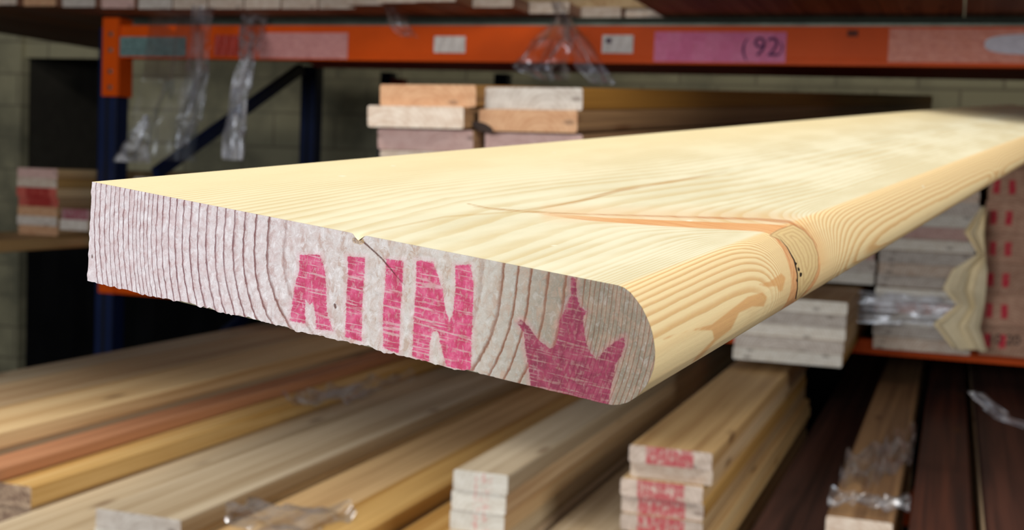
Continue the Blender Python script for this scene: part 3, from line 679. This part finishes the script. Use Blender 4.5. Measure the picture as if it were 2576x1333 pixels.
def hero_end():
    m = NT('sawn_end_grain_ink', .72, .2)
    bu, bv, bw = m.attr('bu'), m.attr('bv'), m.attr('bw')
    co = m.n('ShaderNodeCombineXYZ'); m.l(bv, co.inputs[0]); m.l(bw, co.inputs[1])
    def sc(x, y):
        q = m.n('ShaderNodeVectorMath', operation='MULTIPLY'); m.l(co.outputs[0], q.inputs[0]); q.inputs[1].default_value = (x, y, 1); return q.outputs[0]
    n1_ = m.noise(sc(900, 900), 1, 4, .65); n2_ = m.noise(sc(260, 190), 1, 4, .6); big = m.noise(sc(45, 60), 1, 3, .5)
    wob = m.noise(sc(600, 250), 1, 3, .6)
    fr = m.math('FRACT', m.math('ADD', m.attr('phase'), m.math('MULTIPLY', m.math('SUBTRACT', wob, .5), .22)))
    line = m.math('MULTIPLY', m.ramp(fr, .70, .88), m.math('SUBTRACT', 1., m.ramp(fr, .90, .97)))
    line = m.math('MULTIPLY', line, m.ramp(m.attr('phase'), 3., 5.))
    early = m.ramp(fr, .2, .85)
    base = m.mix(m.ramp(bv, .03, .20), lin(212, 199, 199), lin(196, 188, 176))
    base = m.mix(m.ramp(bv, .155, .205), base, lin(132, 121, 104))
    c = m.mix(m.math('MULTIPLY', m.ramp(n2_, .42, .66), m.math('ADD', .25, m.math('MULTIPLY', early, .25))), base, m.mix(m.ramp(bv, .06, .16), lin(190, 158, 156), lin(178, 150, 128)))
    pat = m.noise(sc(420, 260), 1, 5, .72, .8)
    c = m.mix(m.math('MULTIPLY', m.ramp(pat, .50, .60), m.math('ADD', .3, m.math('MULTIPLY', m.ramp(fr, .3, .8), .35))), c, m.mix(m.ramp(bv, .06, .14), lin(176, 142, 138), lin(172, 142, 122)))
    c = m.mix(m.math('MULTIPLY', m.ramp(pat, .47, .36), m.math('ADD', .12, m.math('MULTIPLY', m.ramp(bv, .17, .10), .35))), c, lin(236, 231, 230))
    c = m.mix(m.math('MULTIPLY', m.ramp(n1_, .56, .70), .15), c, lin(236, 232, 230))
    c = m.mix(m.math('MULTIPLY', line, m.math('ADD', .75, m.math('MULTIPLY', m.ramp(big, .35, .6), .25))), c, m.mix(m.ramp(bv, .06, .12), lin(122, 82, 84), lin(128, 88, 68)))
    # ink
    jit = m.math('MULTIPLY', m.math('SUBTRACT', n1_, .5), 12.)
    ink = m.ramp(m.math('ADD', m.attr('ink'), jit), -1.8, 1.8)
    rows = m.noise(sc(70, 1100), 1, 3, .6); rowm = m.math('MULTIPLY', m.ramp(rows, .38, .47), m.math('ADD', .45, m.math('MULTIPLY', m.ramp(m.noise(sc(1000, 420), 1, 2, .6), .36, .48), .55)))
    blot = m.ramp(n2_, .25, .5)
    dens = m.math('MULTIPLY', m.math('ADD', .35, m.math('MULTIPLY', rowm, .65)), m.math('ADD', .75, m.math('MULTIPLY', blot, .25)))
    lf = m.ramp(m.attr('leafink'), -6, -2)
    inkc = m.mix(m.ramp(n2_, .4, .62), lin(200, 62, 112), lin(172, 30, 74))
    inkc = m.mix(lf, inkc, m.mix(m.ramp(n2_, .4, .62), lin(124, 28, 58), lin(92, 14, 36)))
    c = m.mix(m.math('MULTIPLY', ink, m.math('MULTIPLY', dens, .95)), c, inkc)
    soft = m.math('MULTIPLY', m.ramp(m.attr('ink'), -16, 2), .16)
    c = m.mix(soft, c, lin(220, 110, 140))
    ck = m.math('SUBTRACT', 1., m.ramp(m.attr('crack'), -.8, 1.2))
    c = m.mix(m.math('MULTIPLY', ck, .9), c, lin(92, 52, 40))
    nk_ = m.math('SUBTRACT', 1., m.ramp(m.attr('nick'), -2, 3))
    c = m.mix(m.math('MULTIPLY', nk_, .7), c, m.mix(m.ramp(n1_, .4, .6), lin(110, 76, 46), lin(196, 160, 112)))
    m.color(c)
    h = m.math('ADD', m.math('MULTIPLY', n1_, .8), m.math('MULTIPLY', n2_, .9)); h = m.math('ADD', h, m.math('MULTIPLY', pat, .9)); h = m.math('SUBTRACT', h, m.math('MULTIPLY', line, .45)); h = m.math('SUBTRACT', h, m.math('MULTIPLY', ck, 1.5))
    m.bump(h, .55, .0006)
    return m.m
me.materials.append(hero_long()); me.materials.append(hero_end())
hero = bpy.data.objects.new('bullnose_board', me); S.collection.objects.link(hero)
hero.matrix_world = Matrix([[Lw[i], Ww[i], Nw[i], A0[i]] for i in range(3)]+[[0, 0, 0, 1]])
tag(hero, 'large pine board in front, rounded edge, pink letters and leaf stamped on its end', 'board')
tag(boxes('bearer_timber', [(.11, .36, 4.0, 4.09, BT+CAM[2]+7*.0896+.001, toworld(np.array([3.6]), np.array([.1]), np.array([T]))[0][2]-.012)], MW['tan']), 'timber under the far end of the large near board', 'bearer')

# ------------------------------------------------------------------ clear film
def filmmat(name, milk=.1, gl=.35):
    m = NT(name); t = m.t; t.nodes.remove(m.b)
    out = [n for n in t.nodes if n.type == 'OUTPUT_MATERIAL'][0]
    tr = m.n('ShaderNodeBsdfTransparent'); tr.inputs[0].default_value = (.95, .96, .98, 1)
    gs = m.n('ShaderNodeBsdfGlossy'); gs.inputs['Roughness'].default_value = .22; gs.inputs[0].default_value = (.9, .93, 1, 1)
    df = m.n('ShaderNodeBsdfDiffuse'); df.inputs[0].default_value = (.75, .75, .78, 1)
    lw = m.n('ShaderNodeFresnel'); lw.inputs[0].default_value = 1.5
    n = m.noise(m.coord((14, 14, 14)), 1, 3, .6)
    m1 = m.n('ShaderNodeMixShader'); m.l(m.math('MULTIPLY', m.ramp(n, .35, .7), milk*2.), m1.inputs[0]); m.l(tr.outputs[0], m1.inputs[1]); m.l(df.outputs[0], m1.inputs[2])
    m2 = m.n('ShaderNodeMixShader'); m.l(m.math('ADD', m.math('MULTIPLY', lw.outputs[0], .35), gl*.12, None, True), m2.inputs[0]); m.l(m1.outputs[0], m2.inputs[1]); m.l(gs.outputs[0], m2.inputs[2])
    m.l(m2.outputs[0], out.inputs[0]); return m.m
FM = filmmat('clear_stretch_film'); FM2 = filmmat('milky_stretch_film', .35, .6); FM3 = filmmat('faint_stretch_film', .04, .12)
def film(name, spine, label, mat=FM, nu=60, nv=14, crump=.012, seed=1, group='loose stretch film', flat=None):
    """ribbon of film along a spine [(point, half width vector), ...] with pleats"""
    sp = [(np.array(a), np.array(b)) for a, b in spine]; V, F = [], []
    rr = np.random.RandomState(seed); ph_ = rr.rand(6)*6
    base = sp[0][0]
    for i in range(nu+1):
        t = i/nu*(len(sp)-1); k = min(int(t), len(sp)-2); f_ = t-k; f_ = f_*f_*(3-2*f_)
        p = sp[k][0]*(1-f_)+sp[k+1][0]*f_; h = sp[k][1]*(1-f_)+sp[k+1][1]*f_
        hl = np.linalg.norm(h)+1e-9
        for j in range(nv+1):
            s = j/nv*2-1
            c = crump*(math.sin(s*6+ph_[0]+i*.05)+.6*math.sin(s*11+ph_[1]-i*.08)+(.10 if flat is None else .55)*math.sin(i*.5+ph_[2]+s*3))
            d = np.array([0, 1, 0]) if flat is None else np.array(flat)
            V.append(p-base+h*s+d*c+h/hl*crump*.25*math.sin(i*.21+j*1.1))
    for i in range(nu):
        for j in range(nv):
            a = i*(nv+1)+j; F.append([a, a+1, a+nv+2, a+nv+1])
    o = obj(name, V, F, mat, None, None, True); o.location = base
    tag(o, label, 'plastic film', group); return o
xh = lambda w: (w, 0, 0)
film('plastic_film', [(PZ(640, 40, UZ), xh(.05)), (P(622, 150, 3.95), xh(.02)), (P(608, 220, 3.95), xh(.025)), (P(595, 330, 3.95), xh(.03)), (P(590, 402, 3.95), xh(.04))], 'bright twisted film strand hanging at left over the diagonal brace', FM2, crump=.022, seed=2)
film('plastic_film', [(PZ(450, 40, UZ), xh(.12)), (P(440, 200, 3.98), xh(.11)), (P(420, 300, 3.98), xh(.15)), (P(400, 402, 3.98), xh(.16))], 'faint film veil hanging beside the navy upright', FM3, crump=.02, seed=3)
film('plastic_film', [(PZ(505, 15, UZ), xh(.03)), (P(505, 180, 3.86), xh(.03)), (P(475, 300, 3.86), xh(.045)), (P(455, 370, 3.86), xh(.02))], 'thin film strip with small glints left of the bright strand', FM, crump=.025, seed=14)
film('plastic_film', [(P(370, 290, 3.98), xh(.01)), (P(345, 350, 3.96), xh(.05)), (P(325, 408, 3.9), xh(.08))], 'crumpled film heap at foot of the navy upright', FM2, crump=.012, seed=4)
film('plastic_film', [(PZ(985, 20, UZ), xh(.02)), (P(1000, 55, 3.76), xh(.03)), (P(1030, 92, 3.8), xh(.03))], 'short film scrap hanging over the beam above the thick stack', FM, crump=.018, seed=5)
film('plastic_film', [(PZ(1420, 40, UZ), xh(.03)), (P(1390, 100, 3.8), xh(.07)), (P(1350, 165, 3.8), xh(.10)), (P(1385, 200, 3.82), xh(.03))], 'crumpled film clump hanging in front of the orange beam', FM, crump=.035, seed=6)
film('plastic_film', [(PZ(1400, 5, UZ), xh(.02)), (P(1440, 90, 3.75), xh(.03)), (P(1480, 160, 3.8), xh(.045)), (P(1515, 212, 3.8), xh(.04))], 'slanting film strip right of the film clump', FM, crump=.02, seed=7)
def lay(px, py, z): return PZ(px, py, z)
film('plastic_film', [(lay(610, 1262, -.66), (.02, .03, .0)), (lay(680, 1290, -.655), (.05, .08, .0)), (lay(760, 1300, -.65), (.05, .10, .01)), (lay(825, 1325, -.66), (.02, .08, .0))], 'crumpled grey film lying on the low golden boards', FM, nu=40, crump=.007, seed=8, flat=(0, 0, 1))
film('plastic_film', [(lay(2085, 1250, -.58), (.0, .03, .01)), (lay(2150, 1255, -.578), (.0, .03, .0)), (lay(2220, 1262, -.58), (.0, .03, .0)), (lay(2290, 1268, -.585), (0, .03, .0))], 'film band with bright glints across the short pale stack', FM, crump=.007, seed=9, flat=(0, 0, 1))
film('plastic_film', [(lay(2120, 1180, -.585), (.0, .1, .01)), (lay(2220, 1150, -.57), (.0, .25, .0)), (lay(2300, 1120, -.58), (.0, .2, .0))], 'loose dark film over the short pale stack', FM3, crump=.015, seed=10, flat=(0, 0, 1))
film('plastic_film', [(P(2450, 985, 2.9), xh(.02)), (P(2500, 1030, 2.9), xh(.02)), (P(2520, 1050, 2.9), xh(.02)), (P(2620, 1080, 2.9), xh(.03))], 'faint film strands in the dark under the right pile', FM, crump=.012, seed=11)
film('plastic_film', [(lay(760, 990, -.64), (.02, .1, 0)), (lay(850, 1000, -.62), (.05, .1, 0)), (lay(980, 950, -.62), (.05, .1, 0))], 'faint film on dark boards below the near board', FM3, crump=.012, seed=12, flat=(0, 0, 1))
# wrap band round the film-wrapped stack and cream torn wrap
wa, wb_ = P(2128, 770, 3.89), P(2415, 785, 3.89)
film('plastic_film', [(wa, (0, 0, .05)), ((wa+wb_)/2, (0, 0, .045)), (wb_, (0, 0, .04))], 'milky white film band round the wide stack at right', filmmat('white_wrap', .48, .5), crump=.006, seed=13)
film('torn_wrap', [(P(2474, 520, 3.87), xh(.006)), (P(2450, 585, 3.875), xh(.03)), (P(2470, 640, 3.88), xh(.012)), (P(2440, 680, 3.87), xh(.045)), (P(2425, 730, 3.86), xh(.055)), (P(2440, 770, 3.87), xh(.035)), (P(2405, 820, 3.86), xh(.065)), (P(2440, 880, 3.87), xh(.05))],
     'cream torn wrapping paper on corner of the wide stack at right', plain('cream_wrap', lin(246, 228, 188), .7), nu=40, crump=.012, seed=15, group=None)
# handwritten size on the lowest right timbers
def text(body, px, py, Y, size, mat, parent):
    c = bpy.data.curves.new('ink_mark', 'FONT'); c.body = body; c.size = size; c.extrude = .0004
    o = bpy.data.objects.new('ink_tmp', c); S.collection.objects.link(o)
    dg = bpy.context.evaluated_depsgraph_get(); me_ = bpy.data.meshes.new_from_object(o.evaluated_get(dg)); bpy.data.objects.remove(o)
    q = bpy.data.objects.new('ink_mark', me_); S.collection.objects.link(q); me_.materials.clear(); me_.materials.append(mat)
    p = P(px, py, Y); q.parent = parent; q.location = Vector(p)-parent.location; q.rotation_euler = (math.pi/2, 0, 0); return q
blk = plain('black_marker', lin(30, 26, 26), .7)
text('10 20', 2482, 862, r1s[-1].location.y-.001, .04, blk, r1s[-1])

purple = plain('purple_marker', lin(92, 40, 92), .7)
text('92', 1893, 140, mag.location.y-.004, .085, purple, mag)
text('(', 1862, 138, mag.location.y-.004, .075, purple, mag)
text(')', 1958, 130, mag.location.y-.004, .05, purple, mag)
